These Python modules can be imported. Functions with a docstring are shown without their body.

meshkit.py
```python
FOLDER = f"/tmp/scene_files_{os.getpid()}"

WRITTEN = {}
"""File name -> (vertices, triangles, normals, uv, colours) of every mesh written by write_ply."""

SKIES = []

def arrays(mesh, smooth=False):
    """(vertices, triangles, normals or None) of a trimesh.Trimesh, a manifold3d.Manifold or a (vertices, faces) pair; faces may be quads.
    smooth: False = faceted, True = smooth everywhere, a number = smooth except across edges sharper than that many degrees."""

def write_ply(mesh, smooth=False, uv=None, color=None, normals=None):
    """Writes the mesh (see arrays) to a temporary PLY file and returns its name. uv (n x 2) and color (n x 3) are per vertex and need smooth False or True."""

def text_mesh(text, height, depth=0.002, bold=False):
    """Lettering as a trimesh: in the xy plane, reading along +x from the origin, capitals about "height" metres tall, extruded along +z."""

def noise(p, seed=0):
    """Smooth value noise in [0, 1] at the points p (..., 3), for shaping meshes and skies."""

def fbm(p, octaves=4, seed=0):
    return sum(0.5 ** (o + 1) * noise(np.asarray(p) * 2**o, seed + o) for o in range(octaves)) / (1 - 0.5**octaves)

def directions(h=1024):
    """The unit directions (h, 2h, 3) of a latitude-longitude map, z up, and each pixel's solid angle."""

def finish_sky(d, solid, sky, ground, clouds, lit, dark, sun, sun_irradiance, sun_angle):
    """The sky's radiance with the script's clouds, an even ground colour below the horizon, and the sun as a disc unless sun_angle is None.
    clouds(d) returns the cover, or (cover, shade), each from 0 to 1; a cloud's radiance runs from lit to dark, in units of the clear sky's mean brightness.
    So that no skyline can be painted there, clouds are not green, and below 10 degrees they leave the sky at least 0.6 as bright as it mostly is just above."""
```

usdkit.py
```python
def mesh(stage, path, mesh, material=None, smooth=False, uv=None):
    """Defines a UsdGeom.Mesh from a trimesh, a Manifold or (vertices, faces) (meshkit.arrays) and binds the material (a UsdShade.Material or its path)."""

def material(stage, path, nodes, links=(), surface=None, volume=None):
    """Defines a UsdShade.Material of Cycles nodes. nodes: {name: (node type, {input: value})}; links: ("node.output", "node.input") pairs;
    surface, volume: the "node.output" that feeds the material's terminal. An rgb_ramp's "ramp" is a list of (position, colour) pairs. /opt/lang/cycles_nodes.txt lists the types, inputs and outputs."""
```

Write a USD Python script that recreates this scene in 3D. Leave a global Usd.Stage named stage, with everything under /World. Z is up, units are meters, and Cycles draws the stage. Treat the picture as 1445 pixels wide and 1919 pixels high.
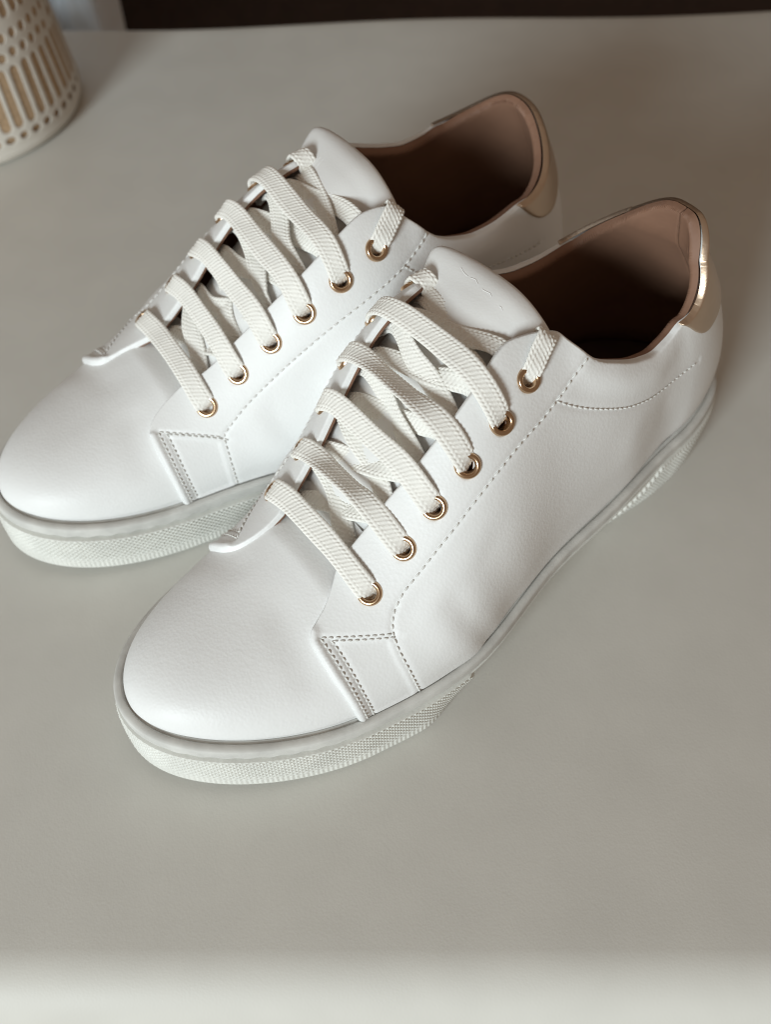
import math, numpy as np, trimesh, usdkit, meshkit
from pxr import Usd, UsdGeom, UsdLux, UsdShade, Gf, Sdf
from scipy.interpolate import CubicSpline as CS, PchipInterpolator as PC
from scipy.spatial import Delaunay, cKDTree
import shapely
from shapely.geometry import Polygon, LineString, Point

stage = Usd.Stage.CreateInMemory()
UsdGeom.SetStageUpAxis(stage, 'Z'); UsdGeom.SetStageMetersPerUnit(stage, 1.0)
W = UsdGeom.Xform.Define(stage, '/World'); stage.SetDefaultPrim(W.GetPrim())
UsdGeom.Scope.Define(stage, '/World/Looks')
PI = math.pi
rng = np.random.default_rng(7)

# ------------------------------------------------------------------ camera, light, exposure
CH, CP, CR, CF = .35231, .93492, -.02802, 1.36001 * 1442 / 1445
cam = UsdGeom.Camera.Define(stage, '/World/camera')
fw = np.array([0, math.cos(CP), -math.sin(CP)]); rt = np.array([1., 0, 0]); up = np.cross(rt, fw)
rt2 = math.cos(CR) * rt + math.sin(CR) * up; up2 = -math.sin(CR) * rt + math.cos(CR) * up
M = Gf.Matrix4d(*rt2, 0, *up2, 0, *(-fw), 0, 0, 0, CH, 1)
cam.AddTransformOp().Set(M)
cam.CreateHorizontalApertureAttr(36.0); cam.CreateFocalLengthAttr(36.0 * CF)
cam.CreateClippingRangeAttr(Gf.Vec2f(.01, 50))
cam.CreateFStopAttr(36.0 * CF / 4.0); cam.CreateFocusDistanceAttr(.345)
cam.CreateExposureAttr(0.5)

def rect_light(name, pos, aim, w, h, color, power):
    l = UsdLux.RectLight.Define(stage, '/World/' + name)
    pos = np.array(pos, float); z = pos - np.array(aim, float); z /= np.linalg.norm(z)
    x = np.cross([0, 0, 1], z); x /= np.linalg.norm(x); y = np.cross(z, x)
    l.AddTransformOp().Set(Gf.Matrix4d(*x, 0, *y, 0, *z, 0, *pos, 1))
    l.CreateWidthAttr(w); l.CreateHeightAttr(h); l.CreateColorAttr(Gf.Vec3f(*color)); l.CreateIntensityAttr(power)
    return l
# soft cool window, low and in front to the left
rect_light('window_light', (-1.12, -1.72, .78), (.05, .3, .03), .66, .72, (.86, .965, 1.0), 27.0)
dome = UsdLux.DomeLight.Define(stage, '/World/room_light')
dm = usdkit.material(stage, '/World/Looks/room_glow', {'b': ('background_shader', {'color': (1.0, .75, .56), 'strength': .172})}, surface='b.background')
UsdShade.MaterialBindingAPI.Apply(dome.GetPrim()).Bind(dm)

# ------------------------------------------------------------------ helpers
USED = {}
def path_for(name, parent):
    base = (parent or '/World') + '/' + name
    k = USED.get(base, -1) + 1; USED[base] = k
    return base if k == 0 else '%s_%03d' % (base, k)
def obj(name, mesh, mat, parent=None, smooth=True, uv=None, label=None, category=None, group=None, kind=None):
    p = path_for(name, parent)
    m = usdkit.mesh(stage, p, mesh, mat, smooth=smooth, uv=uv)
    tag(m.GetPrim(), label, category, group, kind)
    return p
def tag(prim, label=None, category=None, group=None, kind=None):
    for k, v in (('label', label), ('category', category), ('group', group), ('kind', kind)):
        if v: prim.SetCustomDataByKey(k, v)
def thing(name, label, category, loc=(0, 0, 0), rotz=0, group=None):
    p = path_for(name, None)
    x = UsdGeom.Xform.Define(stage, p); x.AddTranslateOp().Set(Gf.Vec3d(*map(float, loc))); x.AddRotateZOp().Set(math.degrees(rotz))
    tag(x.GetPrim(), label, category, group)
    return p
def group_part(name, parent):
    p = path_for(name, parent); UsdGeom.Xform.Define(stage, p); return p
def grid_faces(n, m, wrap_m=False, flip=False):
    i = np.arange(n - 1)[:, None]; j = np.arange(m if wrap_m else m - 1)[None]
    a = i * m + j; b = i * m + (j + 1) % m; c = (i + 1) * m + (j + 1) % m; d = (i + 1) * m + j
    q = np.stack(np.broadcast_arrays(a, b, c, d), -1).reshape(-1, 4)
    return q[:, ::-1] if flip else q
def smoothstep(a, b, x):
    t = np.clip((x - a) / (b - a), 0, 1); return t * t * (3 - 2 * t)

# ------------------------------------------------------------------ materials
LK = '/World/Looks/'
def leather(name, col, rough, grain=1.0, scale=700., tint=.04, spec=.5):
    return usdkit.material(stage, LK + name, {
        't': ('texture_coordinate', {}),
        'n1': ('noise_texture', {'scale': scale, 'detail': 3.0, 'roughness': .55}),
        'v1': ('voronoi_texture', {'scale': scale * 1.2}),
        'n2': ('noise_texture', {'scale': 38., 'detail': 3.0}),
        'h': ('mix_float', {'fac': .5}),
        'cr': ('rgb_ramp', {'ramp': [(.3, tuple(np.array(col) * (1 - tint))), (.7, col)]}),
        'rr': ('map_range', {'from_min': .3, 'from_max': .7, 'to_min': rough - .05, 'to_max': rough + .06}),
        'b': ('bump', {'strength': .55 * grain, 'distance': .00016}),
        'p': ('principled_bsdf', {'specular_ior_level': spec})},
        [('t.object', 'n1.vector'), ('t.object', 'v1.vector'), ('t.object', 'n2.vector'), ('n1.fac', 'h.a'), ('v1.distance', 'h.b'),
         ('h.result', 'b.height'), ('n2.fac', 'cr.fac'), ('n2.fac', 'rr.value'), ('rr.result', 'p.roughness'), ('cr.color', 'p.base_color'), ('b.normal', 'p.normal')], surface='p.BSDF')
def plain(name, col, rough, metallic=0., bump=0., scale=600., var=0., vscale=60., spec=.5):
    return usdkit.material(stage, LK + name, {
        't': ('texture_coordinate', {}),
        'n1': ('noise_texture', {'scale': scale, 'detail': 3.0}),
        'n2': ('noise_texture', {'scale': vscale, 'detail': 4.0}),
        'cr': ('rgb_ramp', {'ramp': [(.35, tuple(np.array(col) * (1 - var))), (.65, col)]}),
        'b': ('bump', {'strength': bump, 'distance': .0002}),
        'p': ('principled_bsdf', {'roughness': rough, 'metallic': metallic, 'specular_ior_level': spec})},
        [('t.object', 'n1.vector'), ('t.object', 'n2.vector'), ('n1.fac', 'b.height'), ('n2.fac', 'cr.fac'), ('cr.color', 'p.base_color'), ('b.normal', 'p.normal')], surface='p.BSDF')
MAT = dict(
    leather=leather('white_leather', (.815, .815, .805), .5, .95, 750., .04, .38),
    tongue=leather('tongue_leather', (.82, .815, .80), .5, .5, 900., .03, .38),
    rubber=plain('white_rubber', (.72, .715, .665), .55, bump=.25, scale=500., var=.08, vscale=90.),
    foxing=plain('sole_band_rubber', (.63, .62, .585), .8, bump=.3, scale=350., var=.16, vscale=120., spec=.2),
    lace=plain('lace_cotton', (.86, .84, .79), .85, bump=.35, scale=2600., var=.05, vscale=300., spec=.25),
    thread=plain('thread', (.74, .73, .70), .7, var=.1, vscale=800.),
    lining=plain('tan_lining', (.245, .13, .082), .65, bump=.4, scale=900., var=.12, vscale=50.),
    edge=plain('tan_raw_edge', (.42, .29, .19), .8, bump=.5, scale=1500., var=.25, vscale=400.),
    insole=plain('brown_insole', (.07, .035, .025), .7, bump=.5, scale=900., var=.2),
    gold=plain('gold_leather', (.60, .455, .335), .36, metallic=.9, bump=.7, scale=260., var=.08),
    brass=plain('rose_brass', (.56, .39, .25), .25, metallic=1.0),
    tabletop=leather('cream_leatherette', (.645, .63, .582), .55, .38, 1000., .05, .3),
    ceramic=plain('white_ceramic', (.70, .66, .59), .5, bump=.2, scale=200., var=.05),
    jute=plain('tan_inner_shade', (.52, .36, .22), .85, bump=1.0, scale=700., var=.25, vscale=500.),
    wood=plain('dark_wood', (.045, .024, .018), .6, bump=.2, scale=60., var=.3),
    curtain=plain('curtain_cloth', (.80, .85, .90), .85, bump=.4, scale=900., var=.05),
)

# ------------------------------------------------------------------ setting
def build_table():
    yf, yb, x0, x1 = .0865, .6460, -.95, .95
    xs = np.linspace(x0, x1, 381)
    prof = [(yb + .010, -.30), (yb + .010, -.012)]
    for a in np.linspace(0, PI / 2, 7): prof.append((yb + .010 * math.cos(a), -.010 + .010 * math.sin(a)))
    for y in np.linspace(yb, yf, 90)[1:]: prof.append((y, 0.))
    R = .022
    for a in np.linspace(0, 1.16, 9)[1:]: prof.append((yf - R * math.sin(a), -R + R * math.cos(a)))
    y, z = prof[-1]
    for d in np.linspace(0, .12, 16)[1:]: prof.append((y - d * math.cos(1.16), z - d * math.sin(1.16)))
    prof.append((prof[-1][0] + .02, prof[-1][1] - .2))
    prof = np.array(prof)
    V = np.zeros((len(prof), len(xs), 3)); V[..., 0] = xs[None]; V[..., 1] = prof[:, :1]; V[..., 2] = prof[:, 1:]
    # gentle waviness of the soft sheet at the far edge, slight slope of the front edge
    far = smoothstep(yb - .10, yb, prof[:, 0])[:, None]
    V[..., 2] += far * .0014 * np.sin(xs * 21 + .9)[None] * (prof[:, 1:] > -.02)
    V[..., 1] += -.028 * xs[None] * smoothstep(.2, .08, prof[:, 0])[:, None]
    flip = False
    obj('tabletop', (V.reshape(-1, 3), grid_faces(len(prof), len(xs), flip=True)), MAT['tabletop'], smooth=40, label='cream leatherette surface with a soft rolled front edge under both shoes', category='tabletop', kind='structure')
build_table()
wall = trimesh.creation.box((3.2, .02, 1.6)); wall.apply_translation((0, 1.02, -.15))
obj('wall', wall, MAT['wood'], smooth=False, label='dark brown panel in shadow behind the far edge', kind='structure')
def build_curtain():
    xs = np.linspace(-.62, -.195, 260); zs = np.linspace(-.5, .75, 30)
    X, Z = np.meshgrid(xs, zs)
    u = (X + .195)
    tilt = .16 * (Z)
    Y = .80 + .016 * np.sin(u * 95 + .5 * np.sin(Z * 6)) + .007 * np.sin(u * 213 + 1.)
    Xs = X - .10 * Z * 0
    V = np.stack([Xs, Y, Z], -1); Vb = V.copy(); Vb[..., 1] += .002
    n, m = X.shape
    f = grid_faces(n, m); fb = grid_faces(n, m, flip=True) + n * m
    ring = np.concatenate([np.arange(m), np.arange(1, n) * m + m - 1, (n - 1) * m + np.arange(m - 2, -1, -1), np.arange(n - 2, 0, -1) * m])
    r2 = np.roll(ring, -1)
    side = np.stack([r2, ring, ring + n * m, r2 + n * m], -1)
    obj('curtain', (np.vstack([V.reshape(-1, 3), Vb.reshape(-1, 3)]), np.vstack([f, fb, side])), MAT['curtain'], smooth=40, label='pale blue grey cloth curtain hanging in folds behind the lantern', category='curtain')
build_curtain()

# ------------------------------------------------------------------ panel triangulation in a 2-D domain
def ring_pts(g, step):
    out = []
    for geom in getattr(g, 'geoms', [g]):
        for r in [geom.exterior] + list(geom.interiors):
            n = max(int(math.ceil(r.length / step)), 6)
            out.append(np.array([r.interpolate(t, normalized=True).coords[0] for t in np.arange(n) / n]))
    return np.vstack(out) if out else np.zeros((0, 2))
def fill(poly, cell, rings=(0.,)):
    """points + triangles filling the polygon; dist = distance to the boundary (capped)."""
    P, D = [], []
    for d in rings:
        g = poly if d == 0 else poly.buffer(-d)
        if g.is_empty: continue
        q = ring_pts(g, cell * (.75 if d == 0 else .85)); P.append(q); D.append(np.full(len(q), d))
    inner = poly.buffer(-(rings[-1] + .45 * cell))
    if not inner.is_empty:
        x0, y0, x1, y1 = inner.bounds
        ys = np.arange(y0, y1, cell * .866); pts = []
        for k, y in enumerate(ys):
            xs = np.arange(x0 + (k % 2) * cell / 2, x1, cell); pts.append(np.stack([xs, np.full_like(xs, y)], -1))
        pts = np.vstack(pts); shapely.prepare(inner)
        pts = pts[shapely.contains_xy(inner, pts[:, 0], pts[:, 1])]
        P.append(pts); D.append(np.full(len(pts), 1.))
    P = np.vstack(P); D = np.concatenate(D)
    t = Delaunay(P).simplices
    c = P[t].mean(1); b = poly.buffer(-1e-6); shapely.prepare(b)
    t = t[shapely.contains_xy(b, c[:, 0], c[:, 1])]
    a = P[t]; area = np.cross(a[:, 1] - a[:, 0], a[:, 2] - a[:, 0])
    t = np.where((area < 0)[:, None], t[:, ::-1], t)
    return P, t[np.abs(area) > 1e-12], D

# ------------------------------------------------------------------ lantern
def build_lantern():
    root = thing('lantern', 'white pierced lantern with tan lining at the top left corner', 'lantern', (-.2432, .5656, 0))
    HT = .30
    def rad(z): 
        return .0705 - .012 * np.clip(1 - z / .012, 0, 1) ** 2 * .5 - .020 * np.clip(z - .01, 0, 1) / .15
    poly = shapely.geometry.box(0, .008, 2 * PI * .066, HT)
    N = 52; pitch = 2 * PI * .066 / N; cut = []
    r2 = np.random.default_rng(3)
    def dot(x, z, rx, rz): 
        return shapely.affinity.scale(Point(x, z).buffer(1, 10), rx, rz)
    def slot(x, z0, z1, w):
        return LineString([(x + r2.normal(0, .0003), z0), (x + r2.normal(0, .0003), z1)]).buffer(w, 6)
    z = .024
    for k in range(N):
        x = (k + .5) * pitch
        hx = x + pitch / 2 if k < N - 1 else pitch * .55
        cut.append(dot(x, .0135 + r2.normal(0, .0002), .0025 + r2.normal(0, .0002), .0019))
        for a_, b_, c_, d_ in ((.0205, .0465, .0555, .0640), (.0735, .1000, .1085, .1170), (.126, .158, .168, .177), (.187, .22, .23, .239)):
            cut.append(slot(x, a_ + r2.normal(0, .0003), b_ + r2.normal(0, .0003), .0025 + r2.normal(0, .0001)))
            cut.append(dot(hx, c_ - .001 + r2.normal(0, .0003), .0024, .0024)); cut.append(dot(x, d_ - .001 + r2.normal(0, .0003), .0024, .0025))
    poly = poly.difference(shapely.union_all(cut))
    P, t, D = fill(poly, .0017, (0., .0004))
    a = P[:, 0] / .066; z = P[:, 1]
    def mp(off): 
        r = rad(z) + off; return np.stack([r * np.cos(a), r * np.sin(a), z], -1)
    n = len(P); outer = mp(np.where(D == 0, -.0004, 0.)); inner = mp(-.0003)
    # walls of the cut-outs
    e = np.sort(t[:, [0, 1, 1, 2, 2, 0]].reshape(-1, 2), 1); de = t[:, [0, 1, 1, 2, 2, 0]].reshape(-1, 2)
    u, inv, cnt = np.unique(e, axis=0, return_inverse=True, return_counts=True)
    bd = de[cnt[inv.ravel()] == 1]
    walls = np.vstack([np.stack([bd[:, 1], bd[:, 0], bd[:, 0] + n], -1), np.stack([bd[:, 1], bd[:, 0] + n, bd[:, 1] + n], -1)])
    obj('pierced_shade', (np.vstack([outer, inner]), np.vstack([t, t[:, ::-1] + n, walls])), MAT['ceramic'], root, smooth=35)
    def lathe(pr, m=96):
        pr = np.array(pr); th = np.arange(m) * 2 * PI / m
        V = np.stack([pr[:, :1] * np.cos(th), pr[:, :1] * np.sin(th), np.repeat(pr[:, 1:], m, 1)], -1)
        return (V.reshape(-1, 3), grid_faces(len(pr), m, True, flip=True))
    obj('inner_shade', lathe([(rad(z) - .0006, z) for z in np.linspace(.3, .006, 30)]), MAT['jute'], root)
    rb = float(rad(.0085))
    obj('base_rim', lathe([(rb - .003, .0092), (rb - .0004, .0089), (rb + .0004, .0080), (rb + .0002, .005), (rb - .001, .0025), (rb - .0035, .0006), (rb - .007, .0003), (.001, .0003)]), MAT['ceramic'], root)
build_lantern()

# ------------------------------------------------------------------ the last: one surface for both shoes (left as is, right mirrored)
L = .27
FIT = dict(wp=[.02478, .03247, .04314, .05017, .05945, .05368, .04516, .03751], wm=[.02609, .03285, .03439, .04777, .04053, .03473, .03395, .03502],
    zf=[.03065, .0289, .02683, .02489, .03193], H=[.11975, .09027, .09318, .0864, .04848, .03067, .02431], n=[3.46445, 3.02155, 2.22392, 2.10652, 2.09572],
    yc=[.00858, -.00478, -.00773, -.00348, .00016], le=[.01211, .0028, .10868])
XW = np.array([0, .04, .08, .12, .16, .20, .235, .27]); XZ = np.array([0, .07, .14, .2, .27]); XH = np.array([.0, .06, .10, .14, .18, .21, .27]); XN = np.array([0, .06, .12, .18, .27])
fWp, fWm, fZ, fH, fN, fY = CS(XW, FIT['wp']), CS(XW, FIT['wm']), PC(XZ, FIT['zf']), CS(XH, FIT['H']), PC(XN, FIT['n']), PC(XZ, FIT['yc'])
def Eend(x, a, p):
    t = np.clip(1 - x / a, 0, 1); return np.maximum(1 - t ** p, 0) ** (1 / p)
def s2x(s): return L * (1 - np.cos(PI * np.abs(s))) / 2
def x2s(x): return np.arccos(1 - 2 * np.asarray(x) / L) / PI

class Last:
    def __init__(self, mirror):
        self.m = -1 if mirror else 1; self.apex, self.lean2 = (.1066, .0) if mirror else (.1245, .0085)
    def sec(self, x):
        return fZ(x), fH(x) * Eend(L - x, .07, 2.05), fN(x)
    def S(self, s, v):
        s, v = np.broadcast_arrays(np.asarray(s, float), np.asarray(v, float))
        x = s2x(s); side = np.where(s >= 0, 1., -1.)
        w = np.where(side * self.m > 0, fWp(x), fWm(x)) * Eend(x, .038, 2.0) * Eend(L - x, .062, 2.0)
        zf, h, n = self.sec(x); th = v * PI / 2
        c = np.maximum(np.cos(th), 0) ** (2 / n); q = np.maximum(np.sin(th), 0) ** (2 / n)
        z = zf + h * q
        lean = FIT['le'][0] * np.clip((z - .045) / .045, 0, 1.5) ** 1.5 * np.clip(1 - x / .12, 0, 1)
        lean = lean + self.lean2 * np.clip((z - .045) / .06, 0, 1.4) ** 1.3 * np.clip(1 - x / .05, 0, 1)
        return np.stack([x + lean, self.m * fY(x) + side * w * c, z], -1)
    def N(self, s, v):
        e = 2e-3
        v0, v1 = np.clip(v - e, .004, .996), np.clip(v + e, .004, .996)
        v0 = np.minimum(v0, v1 - e)
        sg = np.where(np.asarray(s) >= 0, 1., -1.); a = np.clip(np.abs(s), .008, .992)
        # derivative along s keeping continuity through the heel
        ds = self.S(sg * (a + e), v) - self.S(sg * (a - e), v)
        small = np.abs(s) < .008
        if np.any(small):
            ds = np.where(small[..., None], (self.S(np.full_like(a, .01), v) - self.S(np.full_like(a, -.01), v)) * sg[..., None], ds)
        vv = .5 * (v0 + v1)
        dv = self.S(s, v1) - self.S(s, v0)
        n = np.cross(dv, ds) * sg[..., None]
        return n / np.maximum(np.linalg.norm(n, axis=-1, keepdims=True), 1e-12)
    def P(self, s, v, h):
        s = np.asarray(s, float); v = np.asarray(v, float); s, v = np.broadcast_arrays(s, v)
        return self.S(s, v) + self.N(s, v) * np.asarray(h)[..., None]
    def v_at_z(self, s, z):
        zf, h, n = self.sec(s2x(s)); q = np.clip((z - zf) / h, 0, 1); return np.arcsin(q ** (n / 2)) * 2 / PI

SX, SV = .40, .095      # domain scale, roughly metres
LAT = dict(
    eyelet=[(.633, .620), (.595, .633), (.564, .627), (.532, .607), (.497, .599), (.463, .635)],
    stitch=[(.623, .498), (.609, .522), (.583, .525), (.55, .515), (.51, .500), (.472, .497), (.444, .512), (.406, .569), (.394, .590)],
    stitch2=[(.623, .498), (.630, .465), (.635, .411), (.637, .321), (.635, .157), (.630, .0)],
    tl=(.688, .610), tr=(.634, .415), bl=(.684, .0), br=(.630, 0.), pm=(.688, .30),
    fold=[(.693, .0), (.697, .22), (.700, .445), (.699, .595), (.695, .648), (.668, .715), (.645, .785)],
    throat=[(.634, .805), (.600, .799), (.585, .792), (.566, .774), (.54, .756), (.519, .747), (.502, .750), (.478, .778), (.464, .789), (.449, .778), (.429, .757), (.412, .728), (.404, .670)],
    collar=[(.387, .562), (.363, .495), (.334, .430), (.304, .393), (.279, .392), (.257, .398)],
    cstitch=[(.443, .512), (.426, .455), (.389, .358), (.359, .291), (.323, .236), (.269, .190), (.225, .165)],
    tab=[(.257, .398), (.245, .362), (.230, .300), (.212, .250), (.190, .225), (.12, .20), (0., .19)])
MED = dict(
    eyelet=[(.633, .590), (.597, .612), (.564, .602), (.533, .592), (.499, .599), (.462, .622)],
    stitch=[(.623, .398), (.597, .448), (.569, .463), (.529, .475), (.497, .485), (.46, .502), (.439, .510), (.410, .538), (.396, .560)],
    stitch2=[(.623, .398), (.630, .371), (.632, .281), (.633, .161), (.632, 0.)],
    tl=(.686, .640), tr=(.630, .362), bl=(.683, .0), br=(.632, 0.), pm=(.687, .35),
    fold=[(.693, .0), (.696, .22), (.698, .455), (.697, .632), (.694, .690), (.662, .800)],
    throat=[(.645, .815), (.616, .770), (.589, .757), (.557, .736), (.522, .726), (.507, .734), (.483, .756), (.463, .774), (.446, .766), (.429, .738), (.415, .660)],
    collar=[(.386, .510), (.362, .443), (.33, .393), (.294, .376), (.269, .374), (.259, .372)],
    cstitch=[(.439, .510), (.42, .43), (.389, .345), (.359, .285), (.323, .236), (.269, .190), (.225, .165)],
    tab=[(.259, .372), (.247, .310), (.223, .240), (.184, .200), (.12, .185), (0., .18)])

LATF = dict(LAT, fold=[(.693, .0), (.703, .20), (.708, .36), (.706, .52), (.697, .64), (.668, .715), (.645, .785)], throat=[(.634, .805), (.600, .799), (.585, .792), (.566, .774), (.54, .756), (.519, .747), (.502, .750), (.486, .765), (.474, .765), (.464, .745), (.457, .70), (.448, .655), (.432, .62), (.412, .585)])
MEDF = dict(MED, fold=[(.693, .0), (.703, .20), (.708, .36), (.706, .55), (.696, .690), (.662, .800)], throat=[(.645, .815), (.616, .770), (.589, .757), (.557, .736), (.522, .726), (.507, .734), (.490, .742), (.476, .742), (.466, .725), (.459, .69), (.450, .64), (.432, .59), (.410, .545)])
def crv(pts, n):
    """smooth curve through points in (s, v)"""
    p = np.array(pts, float); d = np.concatenate([[0], np.cumsum(np.linalg.norm((p[1:] - p[:-1]) * [SX, SV], axis=1))])
    t = np.linspace(0, d[-1], n); return np.stack([PC(d, p[:, 0])(t), PC(d, p[:, 1])(t)], -1)
def cat3(pts, step):
    p = np.array(pts, float); d = np.concatenate([[0], np.cumsum(np.linalg.norm(np.diff(p, axis=0), axis=1) ** .5)])
    t = np.linspace(0, d[-1], 600); q = CS(d, p, bc_type='natural')(t)
    a = np.concatenate([[0], np.cumsum(np.linalg.norm(np.diff(q, axis=0), axis=1))]); n = max(int(a[-1] / step), 8)
    tt = np.linspace(0, a[-1], n); return np.stack([np.interp(tt, a, q[:, k]) for k in range(3)], -1), tt
def polydist(P, line):
    a, b = line[:-1], line[1:]; ab = b - a; out = np.full(len(P), 9.)
    for k in range(len(a)):
        t = np.clip(((P - a[k]) @ ab[k]) / max(ab[k] @ ab[k], 1e-18), 0, 1); out = np.minimum(out, np.linalg.norm(P - a[k] - t[:, None] * ab[k], axis=1))
    return out
sc = np.array([SX, SV])

def capsules(P3, N3, pitch, length, r):
    """separate thread stitches along a 3-D polyline"""
    a = np.concatenate([[0], np.cumsum(np.linalg.norm(np.diff(P3, axis=0), axis=1))]); n = int(a[-1] / pitch)
    V, F = [], []; k = 6
    for i in range(n):
        c = (i + .5) * pitch; ts = c + length * np.array([-.5, -.38, 0, .38, .5]); rr = r * np.array([.25, .85, 1, .85, .25]); dz = np.array([-.0004, -.0001, .0001, -.0001, -.0004])
        c3 = np.stack([np.interp(ts, a, P3[:, j]) for j in range(3)], -1); nn = np.array([np.interp(c, a, N3[:, j]) for j in range(3)]); nn /= np.linalg.norm(nn)
        tg = c3[-1] - c3[0]; tg /= np.linalg.norm(tg); bn = np.cross(tg, nn); bn /= np.linalg.norm(bn)
        th = np.arange(k) * 2 * PI / k
        ring = c3[:, None] + dz[:, None, None] * nn + rr[:, None, None] * (np.cos(th)[None, :, None] * bn + np.sin(th)[None, :, None] * nn)
        V.append(ring.reshape(-1, 3)); F.append(grid_faces(5, k, True) + i * 5 * k)
    return np.vstack(V), np.vstack(F)

def ribbon(pts, widths, width=.0083, thick=.0015, twist=None, seed=0, step=.00033):
    """a flat woven lace: pts 3-D path, widths = width direction at each path point"""
    q, t = cat3(pts, step)
    p = np.array(pts, float); d = np.concatenate([[0], np.cumsum(np.linalg.norm(np.diff(p, axis=0), axis=1) ** .5)])
    d2 = np.linspace(0, d[-1], 600); qq = CS(d, p, bc_type='natural')(d2)
    a = np.concatenate([[0], np.cumsum(np.linalg.norm(np.diff(qq, axis=0), axis=1))]); dpar = np.interp(t, a, d2)
    wd = np.stack([PC(d, np.array(widths, float)[:, k])(dpar) for k in range(3)], -1)
    tg = np.gradient(q, axis=0); tg /= np.linalg.norm(tg, axis=1)[:, None]
    wd -= tg * (wd * tg).sum(1)[:, None]; wd /= np.linalg.norm(wd, axis=1)[:, None]
    up_ = np.cross(tg, wd); flipn = up_[:, 2].mean() < 0
    if twist is not None:
        ang = np.interp(t / t[-1], twist[0], twist[1]); 
        wd, up_ = wd * np.cos(ang)[:, None] + up_ * np.sin(ang)[:, None], up_ * np.cos(ang)[:, None] - wd * np.sin(ang)[:, None]
    m = 84; th = np.arange(m) * 2 * PI / m
    cx = np.sign(np.cos(th)) * np.abs(np.cos(th)) ** .62; cz = np.sign(np.sin(th)) * np.abs(np.sin(th)) ** .62
    # uniform width of the row along its length, with a slight wander
    r = np.random.default_rng(seed); ph = r.uniform(0, 6, 3)
    wv = width * (1 + .035 * np.sin(t * 90 + ph[0]) + .02 * np.sin(t * 260 + ph[1])); tv = thick * (1 + .08 * np.sin(t * 140 + ph[2]))
    cols = 6.0; wc = (cx + 1) / 2 * cols; fr = wc % 1.0; up_s = np.where(cz >= 0, 0., .5)
    pit = .00165
    col = np.floor(wc); sgn = np.where(col % 2 == 0, 1., -1.)
    phase = t[:, None] / pit + ((fr - .5) * sgn * .28 + (col % 2) * .5 + up_s)[None] + .06 * np.sin(t * 900 + ph[0])[:, None]
    tex = (.5 + .5 * np.cos(2 * PI * phase)) * (np.sin(PI * fr)[None] ** .8)
    relief = .00034 * (tex - .4) * np.minimum(1, np.abs(cz) * 1.6)[None] + .00014 * np.cos(2 * PI * t / pit)[:, None] * (1 - np.abs(cz))[None]
    # a shallow trough along the middle keeps the band from looking like a tube
    V = q[:, None] + (wv[:, None] / 2 * cx[None] + relief * cx[None] * .1)[..., None] * wd[:, None] + (tv[:, None] / 2 * cz[None] + relief * np.sign(cz)[None])[..., None] * up_[:, None]
    V = V.reshape(-1, 3); F = grid_faces(len(q), m, True)
    F = F[:, ::-1]
    n0, n1 = len(V), len(V) + 1
    V = np.vstack([V, q[:1], q[-1:]]); j = np.arange(m); l0 = (len(q) - 1) * m
    T = np.vstack([F[:, [0, 1, 2]], F[:, [0, 2, 3]], np.stack([np.full(m, n0), j, (j + 1) % m], -1)[:, ::-1], np.stack([np.full(m, n1), l0 + (j + 1) % m, l0 + j], -1)[:, ::-1]])
    return V, T

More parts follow.
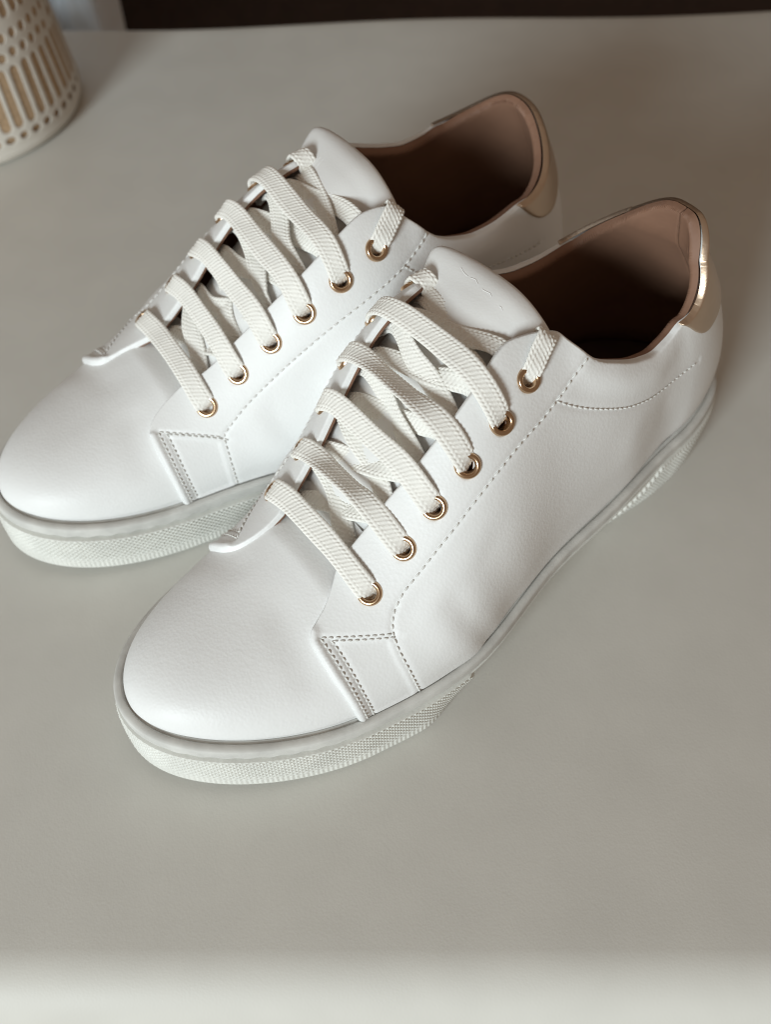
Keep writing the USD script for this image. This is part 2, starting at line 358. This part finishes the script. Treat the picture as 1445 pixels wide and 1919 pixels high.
def orient(mesh, outward_ref):
    """flip a closed mesh whose signed volume is negative"""
    V, T = mesh
    T = np.asarray(T)
    if T.shape[1] == 4: T = np.vstack([T[:, [0, 1, 2]], T[:, [0, 2, 3]]])
    a, b, c = V[T[:, 0]], V[T[:, 1]], V[T[:, 2]]
    return (V, T[:, ::-1]) if (np.cross(a, b) * c).sum() < 0 else (V, T)

# ------------------------------------------------------------------ a shoe
def build_shoe(label, loc, rotz, mirror, near, far, twists, seed):
    root = thing('sneaker', label, 'sneaker', loc, rotz, 'pair of white low-top sneakers')
    Z = Last(mirror); r = np.random.default_rng(seed)
    # ---- sole, as one loop around the outline
    ss = np.linspace(0, 1, 1500); sl = np.concatenate([ss, -ss[::-1][1:-1]])
    base = Z.S(sl, np.zeros_like(sl)); base[:, 0] = s2x(sl)
    cl = np.vstack([base, base[:1]]); a = np.concatenate([[0], np.cumsum(np.linalg.norm(np.diff(cl[:, :2], axis=0), axis=1))]); per = a[-1]
    NU = int(per / .00042); ua = np.arange(NU) * per / NU
    B = np.stack([np.interp(ua, a, cl[:, k]) for k in range(3)], -1)
    for _ in range(6): B[:, :2] = .25 * np.roll(B[:, :2], 1, 0) + .5 * B[:, :2] + .25 * np.roll(B[:, :2], -1, 0)
    tg = np.roll(B, -3, 0) - np.roll(B, 3, 0); tg[:, 2] = 0; tg /= np.linalg.norm(tg, axis=1)[:, None]
    nrm = np.stack([tg[:, 1], -tg[:, 0], 0 * tg[:, 0]], -1)
    if (nrm[:, :2] * (B[:, :2] - B[:, :2].mean(0))).sum() < 0: nrm = -nrm
    x = B[:, 0]; zf = fZ(x); zb = .0055 * np.clip((x - .19) / .08, 0, 1) ** 2 + .0015 * np.clip((.03 - x) / .03, 0, 1) ** 2
    toe = smoothstep(.158, .190, x); heel = smoothstep(.085, .045, x); bo = -.0055 + toe * .0097 + heel * .0070
    def loop_mesh(rows, name, mat, sub=None):
        V = np.stack([B + off[:, None] * nrm for off, z in rows], 0)
        for k, (off, z) in enumerate(rows): V[k, :, 2] = z
        return V
    jag = .0005 * meshkit.noise(np.stack([ua * 160, 0 * ua, 0 * ua], -1), seed) if False else .00042 * np.sin(ua * 2 * PI / .0072 + 2 * np.sin(ua * 31)) * (np.sin(ua * 55) > -.3)
    c1 = np.ones(NU)
    rows = [(-.0030 * c1, zf - .0003), (-.0002 * c1, zf - .0003), (.0006 * c1, zf - .0009), (.0010 * c1, zf - .0002), (.0015 * c1, zf + .0003), (.0028 * c1, zf + .0002), (.0036 * c1, zf - .0001), (.0040 * c1, zf - .0007),
            (.0040 * c1, zf - .0022), (.0040 * c1, zf - .0044 + jag), (.0034 * c1, zf - .0049 + jag), (.0020 * c1, zf - .0053 + jag), (.0016 * c1, zf - .0060)]
    V = loop_mesh(rows, 0, 0); n = len(rows)
    band = obj('sole_band', orient((V.reshape(-1, 3), grid_faces(n, NU, True)), None) if False else (V.reshape(-1, 3), grid_faces(n, NU, True, flip=True)), MAT['foxing'], root, smooth=50)
    # lower wall with knurled toe and heel bumpers
    K = 46; rows = []
    for k in range(K):
        f = k / (K - 1); z = (zf - .0065) * (1 - f) + (zb + .0016) * f
        # the bumpers end on a slant
        tm = smoothstep(.163, .1645, x + .010 * (f - .5)); hm = smoothstep(.0605, .059, x - .030 * (f - .35))
        mk = np.maximum(tm, hm)
        off = (.0038 + (bo - .0038) * f ** 1.3)
        pa, pz = ua / .00155, z / .00155
        kn = np.maximum(np.cos(PI * (pa + pz)) * np.cos(PI * (pa - pz)) + .1, 0) if True else 0
        kn = np.abs(np.cos(PI * (pa + pz) * .72)) * np.abs(np.cos(PI * (pa - pz) * .72))
        rib = .5 + .5 * np.cos(2 * PI * ua / .0017)
        wgt = smoothstep(.55, .95, f) * tm
        tx = kn * (1 - wgt) + (.22 + .32 * rib) * wgt
        tx = np.where(hm > tm, .5 + .5 * np.cos(2 * PI * (ua / .0017 + z / .006)), tx)
        edge = min(1, f / .05) * min(1, (1 - f) / .03)
        rows.append((off + mk * (.0008 + .00105 * (tx - .35) * edge), z))
    f_last = rows[-1][0]
    rows = [(.0016 * c1, zf - .0061)] + rows + [(f_last - .0006, zb + .0006), (f_last - .0016, zb + .0001), (f_last - .006, zb)]
    V = loop_mesh(rows, 0, 0); n = len(rows); cb = V[-1].mean(0); VV = np.vstack([V.reshape(-1, 3), cb[None]]); j = np.arange(NU)
    q = grid_faces(n, NU, True, flip=True); capf = np.stack([np.full(NU, len(VV) - 1), (n - 1) * NU + j, (n - 1) * NU + (j + 1) % NU], -1)
    T = np.vstack([q[:, [0, 1, 2]], q[:, [0, 2, 3]], capf])
    obj('sole', (VV, T), MAT['rubber'], root, smooth=60)
    # insole
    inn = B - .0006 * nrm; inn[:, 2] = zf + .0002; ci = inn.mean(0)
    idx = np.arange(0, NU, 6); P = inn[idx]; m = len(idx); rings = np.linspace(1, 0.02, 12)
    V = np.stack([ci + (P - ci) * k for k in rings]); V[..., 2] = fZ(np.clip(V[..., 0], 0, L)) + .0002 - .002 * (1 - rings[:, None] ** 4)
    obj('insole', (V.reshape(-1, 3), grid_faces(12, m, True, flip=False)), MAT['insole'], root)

    # ---- vamp: the toe dome running back under the lacing
    sA = 1 - (1 - .615) * np.linspace(1, 0, 190) ** 1.25; sA = np.minimum(sA, .9995)
    wv = np.linspace(-1, 1, 241); v = 1 - np.abs(wv); v = np.clip(v, 0, 1)
    Sg, Vg = np.meshgrid(sA, v, indexing='ij'); sg = np.where(wv >= 0, 1., -1.)[None]
    P = Z.S(Sg * sg, Vg); N = Z.N(Sg * sg, np.clip(Vg, .004, .996))
    h = -.0055 * smoothstep(.665, .630, Sg) * smoothstep(.45, .8, Vg)
    # soft flex creases and dents of worn leather
    X3 = P / .03
    h = h + .00035 * (meshkit.fbm(X3.reshape(-1, 3) + seed).reshape(Sg.shape) if hasattr(meshkit, 'fbm') else 0) * smoothstep(.0, .15, Vg)
    h = h - .0006 * np.exp(-(((Sg - .715) * SX + .012 * (Vg - .5)) / .008) ** 2) * smoothstep(.25, .5, Vg) * smoothstep(.98, .8, Vg)
    h = h - .0005 * smoothstep(.06, .0, Vg)
    P = P + N * h[..., None]
    obj('vamp', (P.reshape(-1, 3), grid_faces(*Sg.shape, flip=mirror is None)), MAT['leather'], root)

    # ---- quarters (outer leather + tan lining), seams, eyelets
    seams = []
    holes3 = {}
    for side, spec in ((1, near), (-1, far)):
        heel_s = np.linspace(.235, 0, 14); e_s, e_v = spec['collar'][-1]; z0 = float(Z.S(e_s, e_v)[2])
        zc = z0 + (Z.apex - z0) * smoothstep(e_s, .03, heel_s)
        rear = [(s_, float(Z.v_at_z(s_, z_ - .0014 * smoothstep(.24, .20, s_)))) for s_, z_ in zip(heel_s, zc)]
        top = crv(spec['throat'] + spec['collar'] + rear, 150)
        fold = crv(spec['fold'], 60)
        ring = np.vstack([np.stack([np.linspace(0, spec['fold'][0][0], 120), np.zeros(120)], -1)[:-1], fold, top, np.stack([np.zeros(20), np.linspace(top[-1, 1], 0, 20)], -1)[1:-1]])
        poly = Polygon(ring * sc).buffer(0)
        holes = []
        for s_, v_ in spec['eyelet']:
            d1 = np.linalg.norm(Z.S(side * (s_ + .002), v_) - Z.S(side * (s_ - .002), v_)) / .004; d2 = np.linalg.norm(Z.S(side * s_, v_ + .004) - Z.S(side * s_, v_ - .004)) / .008
            th = np.arange(20) * 2 * PI / 20; rr = .0030
            holes.append(Polygon(np.stack([(s_ + rr / d1 * np.cos(th)) * SX, (v_ + rr / d2 * np.sin(th)) * SV], -1)))
        pol = poly.difference(shapely.union_all(holes))
        up_rear = [(a_, float(Z.v_at_z(a_, z_ + .0010 * smoothstep(.24, .20, a_)))) for a_, z_ in zip(heel_s, zc)]
        top2 = crv(spec['throat'] + spec['collar'] + up_rear, 150)
        ring2 = np.vstack([np.stack([np.linspace(0, spec['fold'][0][0], 120), np.zeros(120)], -1)[:-1], fold, top2, np.stack([np.zeros(20), np.linspace(top2[-1, 1], 0, 20)], -1)[1:-1]])
        pol2 = Polygon(ring2 * sc).buffer(0).difference(shapely.union_all(holes))
        P, T, D = fill(pol, .00105, (0., .00025, .0006, .0011))
        s_, v_ = P[:, 0] / SX, np.clip(P[:, 1] / SV, 0, .9995)
        st, st2, cst = crv(spec['stitch'], 120), crv(spec['stitch2'], 60), crv(spec['cstitch'], 80)
        tl, tr, bl, br, pm = (np.array(spec[k]) for k in ('tl', 'tr', 'bl', 'br', 'pm'))
        ltop = np.stack([np.linspace(tl[0], tr[0], 40), np.linspace(tl[1], tr[1], 40)], -1); lside = crv([tl, pm, bl], 50)
        off = np.array([-.0075, -.028]) ; ltop2 = ltop + [-.004, -.034]; ltop2 = ltop2[2:]
        lside2 = lside + [-.0070, 0]; lside2 = lside2[3:]
        rim = np.sqrt(np.maximum(1 - (1 - np.clip(D / .0011, 0, 1)) ** 2, 0))
        h = -.0006 + .0020 * rim
        for ln, dp, wd in ((st, .00033, .0009), (st2, .0004, .0010), (cst, .00033, .0009), (ltop, .00033, .0008), (ltop2, .00033, .0008), (lside, .0004, .0008), (lside2, .0004, .0008)):
            h = h - dp * np.exp(-(polydist(P, ln * sc) / wd) ** 2) * (D > .0003)
        # rolled lip along the front edge, recessed gusset behind it, padded collar, soft folds
        dl = polydist(P, fold[:44] * sc); h = h + .0009 * np.exp(-((dl - .0022) / .0016) ** 2) * rim
        gus = Polygon(np.vstack([ltop, st2, lside[::-1]]) * sc).buffer(-.001)
        if gus.is_valid and not gus.is_empty:
            ins = shapely.contains_xy(gus, P[:, 0], P[:, 1]); dg = np.array([gus.exterior.distance(Point(*q)) for q in P[ins]]); h[ins] -= .0006 * smoothstep(0, .002, dg)
        dcol = polydist(P, top[60:] * sc); h = h + .0016 * smoothstep(.45, .36, s_) * smoothstep(.25, .33, s_) * np.exp(-((dcol - .006) / .006) ** 2) * rim
        q3 = Z.S(side * s_, v_)
        for (s0, v0, s1, v1, amp, wd) in ((.604, .44, .570, .0, .0008, .0070), (.585, .40, .556, .02, -.0005, .0042), (.545, .40, .520, .0, -.0008, .0085), (.36, .24, .34, .0, .0006, .009), (.30, .20, .27, .0, -.0005, .008)):
            dd = polydist(P, np.array([[s0, v0], [(s0 + s1) / 2 + .006, (v0 + v1) / 2], [s1, v1]]) * sc); h = h + amp * np.exp(-(dd / wd) ** 2) * smoothstep(v0 + .03, v0 - .08, v_)
        h = h + .00030 * meshkit.fbm(q3 / .034 + seed * 3.1 + side) * smoothstep(0, .1, v_)
        h = h + .0008 * np.exp(-((v_ - .20) / .16) ** 2) * smoothstep(.0, .12, v_) * smoothstep(.68, .60, s_) * smoothstep(.26, .34, s_)
        kd = cKDTree(P)
        V3 = Z.P(side * s_, v_, h); TT = T if side > 0 else T[:, ::-1]
        obj('quarter', (V3, TT), MAT['leather'], root)
        # lining: inner skin + raw edge
        P2, T2, D2 = fill(pol2.buffer(-.00005), .0022, (0., .0004, .0011))
        s2, v2 = P2[:, 0] / SX, np.clip(P2[:, 1] / SV, 0, .9995); n2 = len(P2)
        thick = .0014 + .0021 * smoothstep(.44, .36, s2)
        rim2 = np.sqrt(np.maximum(1 - (1 - np.clip(D2 / .0014, 0, 1)) ** 2, 0))
        ht = -.0005 - .0002 * (D2 > 0); hb = -.0005 - thick * (.55 + .45 * rim2)
        VT = Z.P(side * s2, v2, ht); VB = Z.P(side * s2, v2, hb)
        de = T2[:, [0, 1, 1, 2, 2, 0]].reshape(-1, 2); e = np.sort(de, 1); u, inv, cnt = np.unique(e, axis=0, return_inverse=True, return_counts=True); bd = de[cnt[inv.ravel()] == 1]
        wl = np.vstack([np.stack([bd[:, 1], bd[:, 0], bd[:, 0] + n2], -1), np.stack([bd[:, 1], bd[:, 0] + n2, bd[:, 1] + n2], -1)])
        TT = np.vstack([T2, T2[:, ::-1] + n2, wl]); TT = TT if side > 0 else TT[:, ::-1]
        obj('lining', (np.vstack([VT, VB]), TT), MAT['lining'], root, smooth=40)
        # stitches
        for ln, pit in ((st, .0030), (st2, .0026), (cst, .0026), (ltop, .0024), (ltop2, .0024), (lside, .0022), (lside2, .0022)):
            p3 = Z.P(side * ln[:, 0], ln[:, 1], h[kd.query(np.clip(ln, 0, 9) * sc)[1]] + .00030); n3 = Z.N(side * ln[:, 0], np.clip(ln[:, 1], .01, .99))
            obj('stitching', capsules(p3, n3, pit, pit * .72, .00036), MAT['thread'], root)
        # eyelets
        th = np.arange(40) * 2 * PI / 40
        pr = np.array([(.0023, -.0030), (.0024, .0006), (.0027, .0011), (.0032, .00135), (.0038, .00130), (.0041, .0010), (.0044, .0004), (.00445, -.0003)])
        for s_, v_ in spec['eyelet']:
            c = Z.P(side * s_, v_, .0012); nn = Z.N(np.array(side * s_), np.array(v_)); t1 = Z.S(side * (s_ + .004), v_) - Z.S(side * (s_ - .004), v_); t1 -= nn * (t1 @ nn); t1 /= np.linalg.norm(t1); t2 = np.cross(nn, t1)
            V = c + pr[:, 0][:, None, None] * (np.cos(th)[None, :, None] * t1 + np.sin(th)[None, :, None] * t2) + pr[:, 1][:, None, None] * nn
            obj('eyelet', (V.reshape(-1, 3), grid_faces(len(pr), 40, True, flip=True)), MAT['brass'], root)

    # ---- gold heel tab wrapping both sides
    ring = []
    for side, spec in ((1, near), (-1, far)):
        e_s, e_v = spec['collar'][-1]; z0 = float(Z.S(e_s, e_v)[2]); hs = np.linspace(e_s - .004, 0, 24)
        zc = z0 + .0004 + (Z.apex - z0) * smoothstep(e_s, .03, hs)
        tp = [(s_, float(Z.v_at_z(s_, z_))) for s_, z_ in zip(hs, zc)]
        bt = crv(spec['tab'], 40)[::-1]
        half = np.vstack([bt, np.array(tp)]) * [side, 1]
        ring.append(half if side > 0 else half[::-1])
    loop = np.vstack([ring[0], ring[1][1:-1]])
    poly = Polygon(loop * sc).buffer(0)
    if poly.geom_type != 'Polygon': poly = max(poly.geoms, key=lambda g: g.area)
    P, T, D = fill(poly, .0011, (0., .00025, .0006, .0011))
    rim = np.sqrt(np.maximum(1 - (1 - np.clip(D / .0011, 0, 1)) ** 2, 0))
    h = .0002 + .0024 * rim + .0006 * np.exp(-((D - .0006) / .001) ** 2) * 0
    V3 = Z.P(P[:, 0] / SX, np.clip(P[:, 1] / SV, 0, .9995), h)
    obj('heel_tab', (V3, T), MAT['gold'], root)
    lowl = np.vstack([crv(near['tab'], 60)[1:], (crv(far['tab'], 60) * [-1, 1])[::-1][1:]]); lowl = lowl + [0, .028]
    p3 = Z.P(lowl[4:-4, 0], lowl[4:-4, 1], np.full(len(lowl) - 8, .0026)); n3 = Z.N(lowl[4:-4, 0], lowl[4:-4, 1])
    # ---- tongue
    xs = np.array([.1000, .1020, .1055, .113, .124, .136, .152, .163, .177, .190, .200])
    zt = np.array([.1168, .1186, .1190, .1168, .1115, .1045, .0935, .0840, .0705, .0580, .0500])
    hw = np.array([.0240, .0250, .0260, .0265, .0265, .0265, .0260, .0250, .0230, .020, .018]) + (.002 if mirror else 0.)
    aa = np.concatenate([[0], np.cumsum(np.hypot(np.diff(xs), np.diff(zt)))]); ta = np.linspace(0, aa[-1], 130)
    X, ZC, HW = PC(aa, xs)(ta), PC(aa, zt)(ta), PC(aa, hw)(ta)
    b = np.linspace(-1, 1, 81); bb = b[None] * HW[:, None] * (1 + (.17 if mirror else .36) * (b < 0)[None] * smoothstep(.030, .0, ta)[:, None])
    yc = np.interp(X, [.102, .125, .15, .2], [.0020, .0045, .0060, .003] if mirror else [-.0065, -.0065, -.0065, -.003])[:, None]
    drop = np.interp(X, [.104, .114, .13, .2], [3., 7., 13., 22.])[:, None] * bb ** 2 + np.interp(X, [.106, .125, .14], [12., 9., 0.])[:, None] * np.maximum(bb, 0) ** 2
    top = np.stack([X[:, None] + 1.5 * bb ** 2 * smoothstep(.03, .0, ta)[:, None], yc + bb, ZC[:, None] - drop], -1)
    sn = np.gradient(np.stack([X, ZC], -1), axis=0); nz = np.stack([-sn[:, 1], 0 * X, sn[:, 0]], -1); nz /= np.linalg.norm(nz, axis=1)[:, None]; nz *= np.sign(nz[:, 2:3])
    TH = .0034 * (.55 + .45 * smoothstep(.05, .01, ta))
    edgeb = np.sqrt(np.maximum(1 - np.abs(b) ** 10, 0))[None] * np.sqrt(np.maximum(1 - np.clip(1 - ta / .0035, 0, 1) ** 2, 0))[:, None]
    X3 = top / .02
    puff = .0003 * meshkit.fbm(X3.reshape(-1, 3) + seed).reshape(bb.shape) * edgeb
    U = top + nz[:, None] * ((edgeb - 1) * TH[:, None] / 2 + puff)[..., None]; D_ = top - nz[:, None] * ((edgeb + 1) * TH[:, None] / 2)[..., None]
    n, m = bb.shape
    f1 = grid_faces(n, m, flip=False); f2 = grid_faces(n, m, flip=True) + n * m
    rg = np.concatenate([np.arange(m), np.arange(1, n) * m + m - 1, (n - 1) * m + np.arange(m - 2, -1, -1), np.arange(n - 2, 0, -1) * m]); r2 = np.roll(rg, -1)
    F = np.vstack([f1, f2, np.stack([rg, r2, r2 + n * m, rg + n * m], -1)])
    tongue = obj('tongue', orient((np.vstack([U.reshape(-1, 3), D_.reshape(-1, 3)]), F), None), MAT['tongue'], root)

    def on_tongue(ia, ib):
        ia = np.asarray(ia, float); ib = np.asarray(ib, float)
        from scipy.ndimage import map_coordinates
        c_ = [np.interp(ia, ta, np.arange(len(ta))), np.interp(ib, b, np.arange(len(b)))]
        return np.stack([map_coordinates(U[..., k_], c_, order=1) for k_ in range(3)], -1)
    marks = [(.0085 + .0035 * np.linspace(a_, b_, 16) + .0009 * np.abs(np.sin(np.linspace(a_ * 11, b_ * 11, 16))), -.52 + .85 * np.linspace(a_, b_, 16)) for a_, b_ in ((0, .17), (.21, .36), (.45, .62), (.82, .90))] if not mirror else [(np.linspace(.014, .0185, 12), np.full(12, q_)) for q_ in (-.62, -.54, -.47, -.40)]
    tubes = []
    for ia, ib in marks:
        c3, _ = cat3(np.array([0, 0, -.00018]) + on_tongue(ia, ib * Z.m * (1 if not mirror else -1) if mirror else ib), .0004); k_ = 6; th = np.arange(k_) * 2 * PI / k_
        tg_ = np.gradient(c3, axis=0); tg_ /= np.linalg.norm(tg_, axis=1)[:, None]; b1 = np.cross(tg_, [0, 0, 1.]); b1 /= np.linalg.norm(b1, axis=1)[:, None]; b2 = np.cross(b1, tg_)
        tubes.append(((c3[:, None] + .00028 * (np.cos(th)[None, :, None] * b1[:, None] + np.sin(th)[None, :, None] * b2[:, None])).reshape(-1, 3), grid_faces(len(c3), k_, True)))
    o_ = np.cumsum([0] + [len(t_[0]) for t_ in tubes])
    obj('embossed_mark', (np.vstack([t_[0] for t_ in tubes]), np.vstack([t_[1] + o_[q_] for q_, t_ in enumerate(tubes)])), MAT['tongue'], root)
    # ---- laces
    lace = group_part('shoelace', root)
    def edge_v(spec, s_): 
        t_ = np.array(spec['throat']); o = np.argsort(t_[:, 0]); return float(np.interp(s_, t_[o, 0], t_[o, 1]))
    def ok(side): return near if side > 0 else far
    def sp(side, s_, v_, h): return Z.P(np.array(side * s_), np.array(v_), np.array(h))
    def sdir(side, s_, v_): 
        d = Z.S(side * (s_ + .006), v_) - Z.S(side * (s_ - .006), v_); return d / np.linalg.norm(d)
    for k in range(5):
        pts, wds = [], []
        sn, vn = near['eyelet'][k]; sf, vf = far['eyelet'][k]; en, ef = edge_v(near, sn), edge_v(far, sf)
        j = r.normal(0, .0012, 4)
        for side, s_, v_, h in ((1, sn, vn - .02, -.0050), (1, sn, vn - .004, -.0012), (1, sn, vn + .025, .0022), (1, sn, en + .006, .0030)):
            pts.append(sp(side, s_ + j[0] * .3, v_, h)); wds.append(sdir(side, s_, v_))
        q0 = pts[-1]; q1 = sp(-1, sf, ef + .006, .0030)
        for t_ in (.33, .66):
            pts.append(q0 + (q1 - q0) * t_ + np.array([j[2] * .25, 0, .0011 + j[1] * .2])); wds.append(wds[-1] * (1 - t_) + sdir(-1, sf, ef) * t_)
        pts.append(q1); wds.append(sdir(-1, sf, ef))
        for v_, h in (((vf + ef) / 2 - .005, .0040), (vf + .022, .0022), (vf + .002, -.0015), (vf - .01, -.0050)):
            pts.append(sp(-1, sf, v_, h)); wds.append(sdir(-1, sf, v_))
        tw = twists.get(k)
        if tw is None: tw = (np.array([0, .3, .6, .8, 1]), np.array([0, r.normal(0, .10), r.normal(0, .14), r.normal(0, .08), 0]))
        obj('lace_strand', orient(ribbon(pts, wds, twist=tw, seed=seed + k), None), MAT['lace'], lace)
    # crossing strands beneath
    for k in range(5):
        for side in (1, -1):
            A_, B_ = ok(side), ok(-side); s0 = A_['eyelet'][k][0]; s1 = B_['eyelet'][k + 1][0]; e0, e1 = edge_v(A_, s0), edge_v(B_, s1)
            p0 = sp(side, s0, A_['eyelet'][k][1], -.0042); p1 = sp(side, s0 - .004, e0 + .0, -.0036); p2 = sp(-side, s1 + .004, e1, -.0036); p3 = sp(-side, s1, B_['eyelet'][k + 1][1], -.0042)
            lift = .0016 if side > 0 else .0002
            mids = [p1 + (p2 - p1) * t_ + np.array([r.normal(0, .0016), r.normal(0, .0006), lift]) for t_ in (.35, .65)]; utw = (np.array([0, .25, .5, .75, 1]), np.array([0, r.normal(0, .25), r.normal(0, .4), r.normal(0, .25), 0]))
            wd = sdir(side, s0, e0) + np.array([0, 0, .0])
            obj('lace_strand', orient(ribbon([p0, p1] + mids + [p2, p3], [wd] * 6, width=.0076, twist=utw, seed=seed + 20 + 2 * k + side), None), MAT['lace'], lace)
    # the free ends leave the top eyelets and go over the collar into the shoe
    for side in (1, -1):
        A_ = ok(side); s_, v_ = A_['eyelet'][5]
        pts = [sp(side, s_ + .002, v_ - .015, -.0050), sp(side, s_, v_ - .002, -.0010), sp(side, s_ - .007, v_ + .022, .0026), sp(side, s_ - .018, v_ + .052, .0034), sp(side, s_ - .031, v_ + .085, .0040), sp(side, s_ - .039, v_ + .100, .0016), sp(side, s_ - .042, v_ + .090, -.0050), sp(side, s_ - .042, v_ + .05, -.0085), sp(side, s_ - .040, v_ - .06, -.010)]
        if side < 0: pts = [sp(side, s_ + .002, v_ - .015, -.0050), sp(side, s_, v_ - .002, -.0010), sp(side, s_ - .001, v_ + .025, .0026), sp(side, s_ - .001, v_ + .06, .0034), sp(side, s_ - .001, edge_v(A_, s_) - .015, .0036), sp(side, s_ - .002, edge_v(A_, s_) + .012, .0010), sp(side, s_ - .003, edge_v(A_, s_) - .005, -.0045), sp(side, s_ - .004, v_ - .0, -.0050)]
        wd = []
        for i, p_ in enumerate(pts):
            e1 = pts[min(i + 1, len(pts) - 1)] - pts[max(i - 1, 0)]; d = np.cross(e1, Z.N(np.array(side * (s_ - .02)), np.array(v_ + .04))); d = d / np.linalg.norm(d); d = d if side > 0 else sdir(side, s_ - .01, v_ + .03); d = d if not wd or d @ wd[-1] > 0 else -d; wd.append(d if len(wd) < 5 else wd[4])
        obj('lace_strand', orient(ribbon(pts, wd, width=.0074, seed=seed + 50 + side), None), MAT['lace'], lace)
    return root

TW2 = (np.array([0, .3, .45, .62, .8, 1]), np.array([0, .45, 1.0, .95, .25, .0]))
build_shoe('white sneaker in front at the right, laces partly twisted, whole side visible', (.12843, .32083, 0), 3.79014, False, LAT, MEDF, {1: TW2, 3: TW2}, 1)
build_shoe('white sneaker behind at the left, flat laces, its toe beside the frame edge', (.08192, .39086, 0), 3.69099, True, MED, LATF, {}, 2)
